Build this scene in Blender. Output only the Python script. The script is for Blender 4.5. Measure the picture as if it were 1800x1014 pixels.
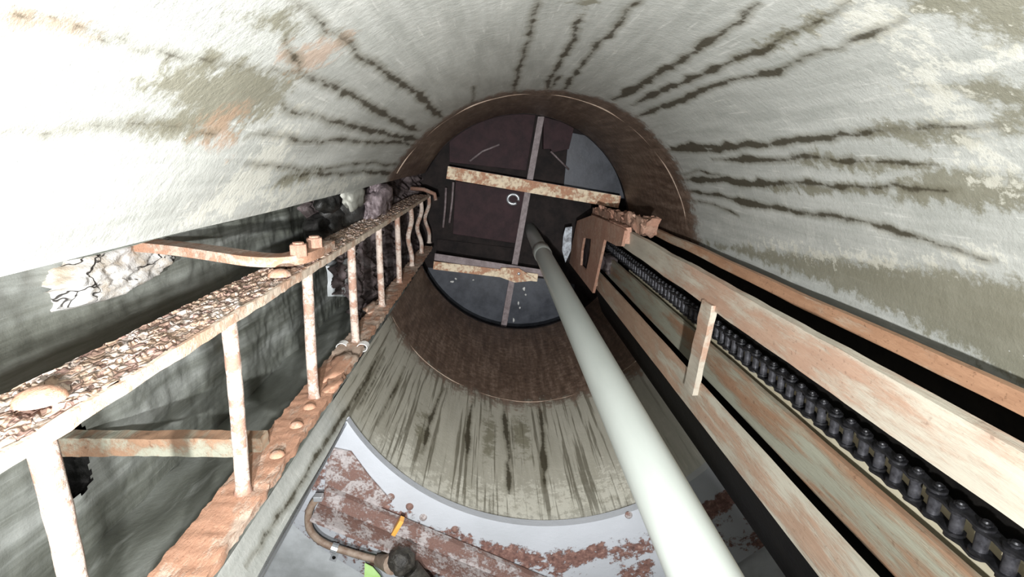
import bpy, bmesh, math, random
import numpy as np
from mathutils import Vector, Matrix, noise

random.seed(7)
for o in list(bpy.data.objects):
    bpy.data.objects.remove(o)
SC = bpy.context.scene
COL = SC.collection
H = 1.6                       # height of the camera above the shaft floor
F = 950.0                     # focal length in pixels of an 1800 x 1014 frame

# ------------------------------------------------------------------ camera
def cam_axes(vx, vy):
    z = np.array([(vx - 900) / F, (vy - 507) / F, 1.0]); z /= np.linalg.norm(z)
    y = np.array([0, 1.0, 0]); y -= (y @ z) * z; y /= np.linalg.norm(y)
    return np.stack([np.cross(y, z), y, z])
AXES = cam_axes(868, 274)     # the shaft runs straight up: +Z is seen at (868, 274)
cd = bpy.data.cameras.new('camera')
cd.sensor_width = 36.0
cd.lens = 36.0 * F / 1800.0
cd.clip_start = 0.01
cam = bpy.data.objects.new('camera', cd)
COL.objects.link(cam)
r_, d_, f_ = AXES[:, 0], AXES[:, 1], AXES[:, 2]
cam.matrix_world = Matrix(((r_[0], -d_[0], -f_[0], 0), (r_[1], -d_[1], -f_[1], 0),
                           (r_[2], -d_[2], -f_[2], H), (0, 0, 0, 1)))
SC.camera = cam

# ------------------------------------------------------------------ world, lamps, exposure
SC.view_settings.view_transform = 'Standard'
SC.view_settings.look = 'None'
SC.view_settings.gamma = 1
SC.view_settings.use_curve_mapping = False
SC.view_settings.exposure = 0.08
wd = bpy.data.worlds.new('world'); SC.world = wd; wd.use_nodes = True
wd.node_tree.nodes['Background'].inputs[0].default_value = (1.0, 0.97, 0.93, 1)
wd.node_tree.nodes['Background'].inputs[1].default_value = 0.08
def spot(name, loc, target, watts, size, blend, radius, color):
    l = bpy.data.lights.new(name, 'SPOT'); l.energy = watts; l.spot_size = math.radians(size)
    l.spot_blend = blend; l.shadow_soft_size = radius; l.color = color
    o = bpy.data.objects.new(name, l); COL.objects.link(o)
    o.location = Vector(loc) + Vector((0, 0, H))
    o.rotation_euler = (Vector(target) - Vector(loc)).to_track_quat('-Z', 'Y').to_euler()
    return o
# torch light near the camera, split in two lamps to brighten shaft and niche
spot('torch_lamp', (-0.04, 0.10, -0.50), (0.34, 0.0, 3.0), 262, 94, 1.0, 0.012, (0.985, 0.99, 1.0))
spot('torch_lamp', (-0.03, 0.06, -0.07), (-0.56, 0.66, 0.95), 52, 118, 1.0, 0.012, (0.985, 0.99, 1.0))

# ------------------------------------------------------------------ helpers: pixels to points
R, AX, AY = 0.6, 0.153, 0.381          # shaft radius and axis, metres, the camera standing at x = y = 0
def ray(x, y):
    w = AXES @ np.array([(x - 900) / F, (y - 507) / F, 1.0])
    return w / w[2]
def at_z(x, y, z):
    w = ray(x, y); return Vector((w[0] * z, w[1] * z, z))
def at_x(x, y, X):
    w = ray(x, y); return Vector(w * (X / w[0]))
def at_y(x, y, Y):
    w = ray(x, y); return Vector(w * (Y / w[1]))
def at_cyl(x, y):
    w = ray(x, y); n = math.hypot(w[0], w[1]); c, s = w[0] / n, w[1] / n
    b = c * AX + s * AY
    D = b + math.sqrt(max(b * b - AX * AX - AY * AY + R * R, 0))
    p = (D * c, D * s, D / n)
    return math.atan2(p[1] - AY, p[0] - AX), p[2]
def cyl(th, z, r=R):
    return (AX + r * math.cos(th), AY + r * math.sin(th), z)

# ------------------------------------------------------------------ helpers: meshes
class MB:
    def __init__(s): s.v = []; s.f = []
    def add(s, vs, fs):
        n = len(s.v); s.v += [tuple(v) for v in vs]; s.f += [tuple(i + n for i in f) for f in fs]
        return s
    def box(s, c, sx, sy, sz, M=None):
        vs = [Vector((x * sx / 2, y * sy / 2, z * sz / 2)) for x in (-1, 1) for y in (-1, 1) for z in (-1, 1)]
        if M: vs = [M @ v for v in vs]
        return s.add([v + Vector(c) for v in vs], [(0, 1, 3, 2), (4, 6, 7, 5), (0, 4, 5, 1), (2, 3, 7, 6), (0, 2, 6, 4), (1, 5, 7, 3)])
    def bar(s, p0, p1, w, t, nl=1, nw=1, nt=1, disp=None):
        """box from p0 to p1 (centre line), w and t are full side vectors; disp(point, normal) -> point"""
        p0, p1, w, t = Vector(p0), Vector(p1), Vector(w), Vector(t)
        d = p1 - p0
        def face(o, a, b, na, nb, n):
            vs = []
            for i in range(na + 1):
                for j in range(nb + 1):
                    p = o + a * (i / na) + b * (j / nb)
                    e = 1 if (0 < i < na and 0 < j < nb) else 0
                    vs.append(disp(p, n, e) if disp else p)
            fs = [(i * (nb + 1) + j, (i + 1) * (nb + 1) + j, (i + 1) * (nb + 1) + j + 1, i * (nb + 1) + j + 1)
                  for i in range(na) for j in range(nb)]
            if a.cross(b).dot(n) < 0: fs = [f[::-1] for f in fs]
            s.add(vs, fs)
        o = p0 - w / 2 - t / 2
        wn, tn, dn = w.normalized(), t.normalized(), d.normalized()
        face(o, d, w, nl, nw, -tn); face(o + t, d, w, nl, nw, tn)
        face(o, d, t, nl, nt, -wn); face(o + w, d, t, nl, nt, wn)
        face(o, w, t, nw, nt, -dn); face(o + d, w, t, nw, nt, dn)
        return s
    def tube(s, pts, r, n=12, cap=True):
        pts = [Vector(p) for p in pts]; rs = r if isinstance(r, (list, tuple)) else [r] * len(pts)
        up = None; vs = []
        for i, p in enumerate(pts):
            t = (pts[min(i + 1, len(pts) - 1)] - pts[max(i - 1, 0)]).normalized()
            if up is None: up = t.orthogonal().normalized()
            up = (up - t * up.dot(t)).normalized(); sd = t.cross(up)
            for k in range(n):
                a = 2 * math.pi * k / n
                vs.append(p + (up * math.cos(a) + sd * math.sin(a)) * rs[i])
        fs = []
        for i in range(len(pts) - 1):
            for k in range(n):
                fs.append((i * n + k, i * n + (k + 1) % n, (i + 1) * n + (k + 1) % n, (i + 1) * n + k))
        if cap:
            fs.append(tuple(range(n))[::-1]); fs.append(tuple(range((len(pts) - 1) * n, len(pts) * n)))
        return s.add(vs, fs)
    def dome(s, c, ax, r, h, n=14, m=4):
        ax = Vector(ax).normalized(); u = ax.orthogonal().normalized(); w = ax.cross(u); c = Vector(c)
        vs = []; fs = []
        for i in range(m):
            a = i / m * math.pi / 2
            for k in range(n):
                b = 2 * math.pi * k / n
                vs.append(c + (u * math.cos(b) + w * math.sin(b)) * r * math.cos(a) + ax * h * math.sin(a))
        vs.append(c + ax * h)
        for i in range(m - 1):
            for k in range(n): fs.append((i * n + k, i * n + (k + 1) % n, (i + 1) * n + (k + 1) % n, (i + 1) * n + k))
        for k in range(n): fs.append(((m - 1) * n + k, (m - 1) * n + (k + 1) % n, m * n))
        return s.add(vs, fs)
    def prism(s, poly, d):
        """closed polygon (3-D points) pushed along vector d"""
        n = len(poly); d = Vector(d)
        vs = [Vector(p) for p in poly] + [Vector(p) + d for p in poly]
        return s.add(vs, [tuple(range(n))[::-1], tuple(range(n, 2 * n))] + [(i, (i + 1) % n, (i + 1) % n + n, i + n) for i in range(n)])
    def sweep(s, pts, w, t, wdir):
        """flat strip along pts; t is the fixed thickness vector, width w lies in the plane"""
        t = Vector(t); pts = [Vector(p) for p in pts]; vs = []
        for i, p in enumerate(pts):
            d = (pts[min(i + 1, len(pts) - 1)] - pts[max(i - 1, 0)]).normalized()
            n = d.cross(t.normalized()).normalized() * (w / 2)
            vs += [p + n - t / 2, p - n - t / 2, p - n + t / 2, p + n + t / 2]
        fs = []
        for i in range(len(pts) - 1):
            for k in range(4): fs.append((i * 4 + k, i * 4 + (k + 1) % 4, i * 4 + 4 + (k + 1) % 4, i * 4 + 4 + k))
        fs += [(3, 2, 1, 0), tuple(range(len(vs) - 4, len(vs)))]
        return s.add(vs, fs)

def world_loc(o):
    v = Vector((0, 0, 0))
    while o: v += o.location; o = o.parent
    return v
def obj(name, mb, mat, parent=None, smooth=False, bevel=0.0, origin=None, fix=True, label=None):
    """ONE mesh object out of camera-relative coordinates"""
    o = bpy.data.objects.new(name, None) if mb is None else None
    base = world_loc(parent) if parent else Vector(origin) + Vector((0, 0, H)) if origin is not None else None
    vs = [Vector(v) + Vector((0, 0, H)) for v in mb.v]
    if base is None:
        n = len(vs); base = Vector((sum(v.x for v in vs) / n, sum(v.y for v in vs) / n, min(v.z for v in vs)))
    me = bpy.data.meshes.new(name)
    me.from_pydata([v - base for v in vs], [], mb.f)
    if fix:
        bm = bmesh.new(); bm.from_mesh(me)
        bmesh.ops.remove_doubles(bm, verts=bm.verts, dist=1e-6)
        bmesh.ops.recalc_face_normals(bm, faces=bm.faces)
        bm.to_mesh(me); bm.free()
    me.materials.append(mat)
    if smooth:
        me.polygons.foreach_set('use_smooth', [True] * len(me.polygons))
    o = bpy.data.objects.new(name, me); COL.objects.link(o)
    if parent: o.parent = parent
    else: o.location = base
    if smooth == 'auto':
        m = o.modifiers.new('split', 'EDGE_SPLIT'); m.split_angle = math.radians(35)
    if bevel:
        m = o.modifiers.new('bevel', 'BEVEL'); m.width = bevel; m.segments = 2; m.limit_method = 'ANGLE'
    if label: o['label'] = label
    return o
def empty(name, loc):
    o = bpy.data.objects.new(name, None); COL.objects.link(o); o.empty_display_size = 0.05
    o.location = Vector(loc) + Vector((0, 0, H)); return o
def tag(o, label, cat, group=None):
    o['label'] = label; o['category'] = cat
    if group: o['group'] = group
    return o
def struct(o, label=None):
    o['kind'] = 'structure'
    if label: o['label'] = label
    return o
def nz(p, sc, seed=0.0, octv=3):
    return noise.fractal(Vector(p) * sc + Vector((seed, seed * 1.7, -seed)), 0.9, 2.0, octv)

# ------------------------------------------------------------------ helpers: materials
class G:
    def __init__(s, name):
        s.m = bpy.data.materials.new(name); s.m.use_nodes = True
        s.nt = s.m.node_tree; s.b = s.nt.nodes['Principled BSDF']
        s.tc = s.nt.nodes.new('ShaderNodeTexCoord').outputs['Object']
    def n(s, t): return s.nt.nodes.new(t)
    def put(s, sock, v):
        if isinstance(v, bpy.types.NodeSocket): s.nt.links.new(v, sock)
        elif isinstance(v, (tuple, list)) and len(v) == 3 and sock.type == 'RGBA': sock.default_value = (*v, 1)
        else: sock.default_value = v
    def map(s, vec, sc):
        x = s.n('ShaderNodeMapping'); s.put(x.inputs[0], vec); x.inputs['Scale'].default_value = sc; return x.outputs[0]
    def noise(s, sc, detail=4, rough=0.6, vec=None, dist=0.0):
        x = s.n('ShaderNodeTexNoise'); s.put(x.inputs['Vector'], vec or s.tc)
        x.inputs['Scale'].default_value = sc; x.inputs['Detail'].default_value = detail
        x.inputs['Roughness'].default_value = rough; x.inputs['Distortion'].default_value = dist
        return x.outputs[0]
    def voro(s, sc, vec=None, feat='F1', out=0):
        x = s.n('ShaderNodeTexVoronoi'); x.feature = feat; s.put(x.inputs['Vector'], vec or s.tc)
        x.inputs['Scale'].default_value = sc; return x.outputs[out]
    def math(s, op, a, b=0.0, c=0.0):
        x = s.n('ShaderNodeMath'); x.operation = op
        s.put(x.inputs[0], a); s.put(x.inputs[1], b); s.put(x.inputs[2], c); return x.outputs[0]
    def step(s, v, lo, hi):
        x = s.n('ShaderNodeMapRange'); x.interpolation_type = 'SMOOTHSTEP'
        s.put(x.inputs[0], v); x.inputs[1].default_value = lo; x.inputs[2].default_value = hi; return x.outputs[0]
    def mix(s, f, a, b):
        x = s.n('ShaderNodeMix'); x.data_type = 'RGBA'
        s.put(x.inputs[0], f); s.put(x.inputs[6], a); s.put(x.inputs[7], b); return x.outputs[2]
    def ramp(s, f, stops):
        x = s.n('ShaderNodeValToRGB'); s.put(x.inputs[0], f); e = x.color_ramp.elements
        while len(e) < len(stops): e.new(0.5)
        for k, (p, c) in zip(e, stops): k.position = p; k.color = (*c, 1)
        return x.outputs[0]
    def attr(s, name, vec=False):
        x = s.n('ShaderNodeAttribute'); x.attribute_name = name; return x.outputs['Vector' if vec else 'Fac']
    def bump(s, h, strength=0.5, dist=0.003, prev=None):
        x = s.n('ShaderNodeBump'); x.inputs['Strength'].default_value = strength; x.inputs['Distance'].default_value = dist
        s.put(x.inputs['Height'], h)
        if prev: s.put(x.inputs['Normal'], prev)
        return x.outputs[0]
    def out(s, col, rough=0.6, normal=None, metal=0.0, spec=0.5):
        s.put(s.b.inputs['Base Color'], col); s.put(s.b.inputs['Roughness'], rough)
        s.put(s.b.inputs['Metallic'], metal); s.put(s.b.inputs['Specular IOR Level'], spec)
        if normal: s.put(s.b.inputs['Normal'], normal)
        return s.m

def rusty(name, paint, rust_lo, rust_hi, amount, sc=22, bump=0.7, rough=0.7, zs=1.0, patch=0.0):
    """paint (or pale scale) broken by rust: amount 0..1 is the share that is rust"""
    g = G(name); v = g.map(g.tc, (1, 1, zs))
    big = g.noise(sc * 0.35, 3, 0.6, v); fine = g.noise(sc * 2.2, 6, 0.7, v)
    mask = g.math('ADD', g.math('MULTIPLY', big, 0.6), g.math('MULTIPLY', fine, 0.4))
    t = 0.62 - 0.24 * amount
    m = g.step(mask, t - 0.05, t + 0.05)
    rc = g.mix(g.noise(sc * 4, 5, 0.7, v), rust_lo, rust_hi)
    pc = g.mix(g.step(g.noise(sc * 1.1, 5, 0.7, v), 0.35, 0.75), paint, tuple(c * 0.72 for c in paint))
    col = g.mix(m, pc, rc)
    pit = g.math('MULTIPLY', g.step(g.noise(sc * 9, 4, 0.65), 0.58, 0.70), g.math('MULTIPLY_ADD', m, 0.45, 0.12))
    col = g.mix(pit, col, tuple(c * 0.45 for c in rust_lo))
    h = g.math('ADD', g.math('MULTIPLY', m, 0.35), g.math('MULTIPLY', g.noise(sc * 6, 5, 0.75, v), 0.65))
    return g.out(col, g.math('MULTIPLY_ADD', fine, 0.35, rough - 0.2), g.bump(h, bump, 0.004))

def plain(name, a, b, sc=20, rough=0.5, bump=0.3, zs=1.0, metal=0.0, spec=0.5):
    g = G(name); v = g.map(g.tc, (1, 1, zs))
    n1 = g.noise(sc, 6, 0.65, v)
    return g.out(g.mix(g.step(n1, 0.3, 0.7), a, b), g.math('MULTIPLY_ADD', n1, 0.3, rough - 0.15),
                 g.bump(g.noise(sc * 4, 5, 0.7, v), bump, 0.003), metal, spec)

def shaft_material():
    g = G('stained_concrete'); v = g.attr('cyl', True)
    n_big = g.noise(2.6, 5, 0.6, v); n_mid = g.noise(14, 6, 0.7, v); n_fine = g.noise(90, 4, 0.7, v)
    n_rag = g.noise(38, 5, 0.75, v)
    n_run = g.noise(1.0, 5, 0.65, g.map(v, (34, 3.2, 1)))
    n_tri = g.noise(1.0, 4, 0.6, g.map(v, (62, 1.6, 1)))
    n_lin = g.noise(1.0, 3, 0.5, g.map(v, (120, 7, 1)))
    col = g.mix(g.step(n_run, 0.25, 0.75), (0.345, 0.355, 0.325), (0.485, 0.495, 0.46))
    col = g.mix(g.math('MULTIPLY', g.step(n_mid, 0.5, 0.72), 0.4), col, (0.60, 0.60, 0.55))
    col = g.mix(g.math('MULTIPLY', g.step(n_lin, 0.62, 0.7), 0.35), col, (0.70, 0.70, 0.65))
    col = g.mix(g.math('MULTIPLY', g.attr('trick'), 0.5), col, (0.40, 0.36, 0.26))
    cen = lambda n, k: g.math('MULTIPLY', g.math('SUBTRACT', n, 0.5), k)
    # damp olive patches
    pm = g.step(g.math('ADD', g.math('ADD', g.attr('patch'), cen(n_rag, 0.10)), cen(n_mid, 0.08)), -0.012, 0.014)
    col = g.mix(g.math('MULTIPLY', pm, 0.82), col, g.mix(n_mid, (0.13, 0.12, 0.075), (0.21, 0.20, 0.14)))
    # white lime
    wm = g.step(g.math('ADD', g.math('ADD', g.attr('white'), cen(n_rag, 0.20)), cen(n_run, 0.06)), -0.01, 0.012)
    col = g.mix(g.math('MULTIPLY', wm, 0.55), col, (0.70, 0.69, 0.60))
    rm = g.step(g.math('ADD', g.attr('rust'), cen(n_rag, 0.12)), -0.01, 0.012)
    col = g.mix(g.math('MULTIPLY', rm, 0.6), col, (0.42, 0.27, 0.18))
    # runs down the lower side
    tm = g.math('MULTIPLY', g.step(n_tri, 0.52, 0.60), g.attr('trick'))
    col = g.mix(g.math('MULTIPLY', tm, 0.75), col, (0.10, 0.09, 0.06))
    # seeping cracks
    s0 = g.math('ADD', g.math('ADD', g.attr('streak'), cen(n_rag, 0.017)), cen(n_fine, 0.007))
    col = g.mix(g.math('MULTIPLY', g.step(s0, -0.011, 0.001), 0.5), col, (0.14, 0.13, 0.09))
    col = g.mix(g.math('MULTIPLY', g.step(s0, -0.001, 0.005), 0.9), col, (0.045, 0.038, 0.022))
    # brown mineral coat of the collar
    bm_ = g.step(g.math('ADD', g.math('ADD', g.attr('brown'), cen(n_run, 0.45)), cen(n_rag, 0.5)), -0.08, 0.10)
    bc = g.ramp(g.math('ADD', g.math('MULTIPLY', n_run, 0.5), g.math('MULTIPLY', n_rag, 0.5)),
                [(0.34, (0.05, 0.030, 0.020)), (0.5, (0.13, 0.085, 0.06)), (0.66, (0.30, 0.22, 0.17))])
    col = g.mix(bm_, col, bc)
    drop_glints = g.step(g.voro(70, v), 0.10, 0.05)  # pale dots painted as glints of water drops
    col = g.mix(g.math('MULTIPLY', g.math('MULTIPLY', drop_glints, g.step(n_mid, 0.55, 0.62)), 0.6), col, (0.8, 0.8, 0.78))
    h = g.math('ADD', g.math('MULTIPLY', n_fine, 0.4), g.math('MULTIPLY', n_rag, 0.6))
    nrm = g.bump(h, 0.45, 0.004)
    return g.out(col, g.math('MULTIPLY_ADD', n_mid, 0.3, 0.33), nrm)

def niche_material():
    g = G('wet_streaked_concrete')
    v = g.map(g.tc, (2.0, 15, 1.0))
    n1 = g.noise(1.0, 7, 0.68, v, 0.3); n2 = g.noise(1.0, 5, 0.7, g.map(g.tc, (3, 48, 2.2)))
    n3 = g.noise(5, 4, 0.6)
    col = g.ramp(n1, [(0.30, (0.10, 0.105, 0.085)), (0.44, (0.20, 0.21, 0.18)), (0.56, (0.31, 0.325, 0.295)), (0.68, (0.48, 0.50, 0.47))])
    col = g.mix(g.math('MULTIPLY', g.step(n2, 0.58, 0.7), 0.45), col, (0.55, 0.57, 0.54))
    col = g.mix(g.math('MULTIPLY', g.step(n3, 0.6, 0.72), 0.55), col, (0.17, 0.16, 0.11))
    return g.out(col, 0.42, g.bump(g.noise(60, 5, 0.7), 0.4, 0.004))

def plate_material():
    g = G('painted_steel_plate')
    n1 = g.noise(9, 4, 0.6); n2 = g.noise(55, 6, 0.75); n3 = g.noise(3, 3, 0.5)
    m = g.math('ADD', g.math('MULTIPLY', n1, 0.62), g.math('MULTIPLY', n2, 0.38))
    m = g.math('ADD', m, g.math('MULTIPLY', g.attr('rustband'), 0.36))
    rm = g.step(m, 0.60, 0.645)
    pc = g.mix(g.step(n3, 0.3, 0.7), (0.46, 0.48, 0.51), (0.38, 0.40, 0.42))
    rc = g.ramp(g.noise(70, 5, 0.7), [(0.3, (0.06, 0.03, 0.025)), (0.55, (0.19, 0.10, 0.08)), (0.8, (0.46, 0.31, 0.25))])
    col = g.mix(rm, pc, rc)
    return g.out(col, g.math('MULTIPLY_ADD', rm, 0.4, 0.4), g.bump(g.math('ADD', rm, n2), 0.5, 0.003))

M = {}
M['shaft'] = shaft_material()
M['niche'] = niche_material()
M['plate'] = plate_material()
M['ceiling'] = plain('pale_painted_ceiling', (0.36, 0.38, 0.38), (0.55, 0.58, 0.59), 9, 0.5, 0.2)
M['raw'] = plain('raw_concrete', (0.20, 0.20, 0.17), (0.36, 0.36, 0.32), 12, 0.7, 0.5)
M['floor'] = plain('muddy_floor', (0.10, 0.09, 0.07), (0.18, 0.17, 0.14), 6, 0.6, 0.4)
M['rock'] = plain('wet_dark_rock', (0.035, 0.028, 0.026), (0.15, 0.12, 0.12), 22, 0.42, 0.9)
M['growth'] = plain('purple_rust_growth', (0.10, 0.075, 0.08), (0.36, 0.30, 0.31), 45, 0.35, 1.0)
M['hole'] = plain('cavity_shade_black', (0.006, 0.006, 0.005), (0.035, 0.034, 0.032), 22, 0.45, 0.8)  # near-black colour carries the darkness inside the cavities
def crust_material():
    g = G('white_lime_crust'); v = g.map(g.tc, (1, 1, 0.55))
    w = g.n('ShaderNodeVectorMath'); w.operation = 'MULTIPLY_ADD'
    nn = g.n('ShaderNodeTexNoise'); g.put(nn.inputs['Vector'], v); nn.inputs['Scale'].default_value = 25
    g.put(w.inputs[0], nn.outputs['Color']); w.inputs[1].default_value = (0.06, 0.06, 0.06); g.put(w.inputs[2], v)
    d = g.voro(16, w.outputs[0], 'DISTANCE_TO_EDGE')
    col = g.mix(g.step(g.noise(14, 5, 0.7), 0.4, 0.7), (0.74, 0.73, 0.70), (0.50, 0.42, 0.32))
    crack = g.math('MULTIPLY', g.step(d, 0.025, 0.005), g.step(g.noise(9, 3, 0.6), 0.45, 0.55))
    col = g.mix(crack, col, (0.04, 0.035, 0.03))
    return g.out(col, 0.7, g.bump(g.math('SUBTRACT', g.noise(40, 5, 0.7), crack), 0.8, 0.006))
M['crust'] = crust_material()
def flake_material():
    g = G('flaking_rust'); v = g.map(g.tc, (1.3, 1, 0.75))
    w = g.n('ShaderNodeVectorMath'); w.operation = 'MULTIPLY_ADD'
    nn = g.n('ShaderNodeTexNoise'); g.put(nn.inputs['Vector'], v); nn.inputs['Scale'].default_value = 60
    g.put(w.inputs[0], nn.outputs['Color']); w.inputs[1].default_value = (0.012, 0.012, 0.012); g.put(w.inputs[2], v)
    d = g.voro(85, w.outputs[0], 'DISTANCE_TO_EDGE'); cc = g.voro(85, w.outputs[0], 'F1', 1)
    sep = g.n('ShaderNodeSeparateColor'); g.put(sep.inputs[0], cc)
    col = g.ramp(sep.outputs[0], [(0.1, (0.34, 0.22, 0.18)), (0.35, (0.50, 0.34, 0.25)), (0.6, (0.62, 0.45, 0.33)), (0.9, (0.70, 0.59, 0.52))])
    col = g.mix(g.math('MULTIPLY', g.step(g.noise(150, 5, 0.7), 0.5, 0.7), 0.5), col, (0.25, 0.13, 0.09))
    col = g.mix(g.math('MULTIPLY', g.step(d, 0.05, 0.0), g.step(g.noise(40, 3, 0.6), 0.4, 0.6)), col, (0.10, 0.055, 0.045))
    h = g.math('ADD', g.step(d, 0.0, 0.15), g.math('MULTIPLY', g.noise(200, 4, 0.7), 0.3))
    return g.out(col, 0.7, g.bump(h, 0.5, 0.003))
M['flake'] = flake_material()
M['edge'] = rusty('pale_worn_edge', (0.70, 0.58, 0.46), (0.45, 0.27, 0.18), (0.62, 0.44, 0.32), 0.35, 30, 0.4, 0.6)
M['rung'] = rusty('pale_pitted_steel', (0.66, 0.55, 0.47), (0.28, 0.14, 0.10), (0.52, 0.34, 0.25), 0.40, 70, 0.7, 0.65)
M['rail'] = rusty('orange_rust', (0.60, 0.46, 0.36), (0.36, 0.17, 0.10), (0.56, 0.34, 0.23), 0.58, 34, 0.8, 0.7, 0.35)
M['bracket'] = rusty('dull_bracket_rust', (0.40, 0.33, 0.28), (0.14, 0.07, 0.05), (0.40, 0.23, 0.16), 0.6, 26, 0.8)
M['guide'] = rusty('worn_beige_rail', (0.45, 0.42, 0.34), (0.28, 0.17, 0.11), (0.46, 0.33, 0.24), 0.60, 17, 0.45, 0.55, 0.17)
M['mottled'] = rusty('mottled_rusty_paint', (0.47, 0.43, 0.42), (0.08, 0.04, 0.035), (0.32, 0.19, 0.15), 0.52, 64, 0.8)
M['outer'] = rusty('orange_outer_rail', (0.45, 0.36, 0.27), (0.22, 0.11, 0.06), (0.52, 0.31, 0.19), 0.62, 16, 0.5, 0.55, 0.2)
M['guide_pink'] = rusty('worn_pale_rail', (0.47, 0.43, 0.35), (0.31, 0.18, 0.12), (0.46, 0.325, 0.24), 0.56, 13, 0.45, 0.55, 0.17)
M['board'] = rusty('rusty_green_board', (0.37, 0.37, 0.29), (0.22, 0.12, 0.07), (0.44, 0.28, 0.18), 0.56, 11, 0.6, 0.5, 0.14)
M['gusset'] = rusty('salmon_rust', (0.46, 0.29, 0.21), (0.26, 0.13, 0.09), (0.52, 0.30, 0.21), 0.55, 18, 0.8)
M['black'] = plain('black_grease_and_shade', (0.004, 0.004, 0.004), (0.010, 0.009, 0.008), 20, 0.7, 0.3, spec=0.1)  # grease on the back plate; stands in for shade on the added strips
M['chain'] = plain('oiled_chain_steel', (0.010, 0.010, 0.011), (0.032, 0.032, 0.036), 60, 0.38, 0.25, 1.0, 0.35)
M['roller'] = plain('bright_roller_steel', (0.035, 0.035, 0.04), (0.09, 0.09, 0.10), 80, 0.3, 0.2, 1.0, 0.5)
M['wear'] = plain('pale_wear_strip', (0.62, 0.57, 0.42), (0.50, 0.44, 0.30), 20, 0.5, 0.3, 0.2)
M['pipe'] = plain('grey_plastic_pipe', (0.37, 0.40, 0.37), (0.43, 0.46, 0.43), 7, 0.36, 0.08, 0.2)
M['beam'] = rusty('scaled_beam_rust', (0.90, 0.76, 0.55), (0.28, 0.12, 0.07), (0.72, 0.40, 0.24), 0.52, 24, 0.8)
M['beam_dark'] = plain('dull_purple_steel', (0.15, 0.11, 0.11), (0.30, 0.25, 0.25), 30, 0.5, 0.5)
M['slate'] = plain('slate_painted_plate', (0.028, 0.032, 0.042), (0.075, 0.083, 0.10), 9, 0.45, 0.25)
M['door'] = plain('dark_maroon_plate', (0.032, 0.020, 0.022), (0.066, 0.038, 0.041), 12, 0.6, 0.4, spec=0.12)
M['dark'] = plain('near_black_plate', (0.012, 0.010, 0.010), (0.035, 0.027, 0.025), 10, 0.65, 0.4, spec=0.1)  # near-black brown tone of the hatch plates
M['peel'] = plain('peeling_white_paint', (0.60, 0.66, 0.72), (0.10, 0.10, 0.11), 26, 0.5, 0.6)
M['tie'] = plain('white_nylon', (0.72, 0.72, 0.68), (0.80, 0.80, 0.77), 20, 0.4, 0.1)
M['conduit'] = plain('rusted_conduit', (0.20, 0.13, 0.09), (0.34, 0.27, 0.21), 40, 0.55, 0.5)
M['zinc'] = plain('zinc_strap', (0.55, 0.58, 0.6), (0.7, 0.73, 0.75), 30, 0.3, 0.2, 1.0, 0.6)
M['mortar'] = plain('black_tar_box', (0.015, 0.014, 0.012), (0.06, 0.055, 0.045), 40, 0.35, 0.9)
M['green'] = plain('green_plastic_tag', (0.45, 0.75, 0.22), (0.55, 0.82, 0.35), 20, 0.5, 0.1)
M['orange'] = plain('orange_plastic', (0.72, 0.33, 0.06), (0.80, 0.42, 0.10), 20, 0.5, 0.1)

# ================================================================== SETTING
Z_TOP, Z_COL, Z_RING, Z_FOOT = 3.0, 2.05, 1.27, 1.296
TH0, TH1 = math.radians(-151.2), math.radians(158.5)     # the wall between the two lips of the ladder niche
OP0, OP1 = math.radians(25.0), math.radians(152.2)       # the passage opening under the steel plate

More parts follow.
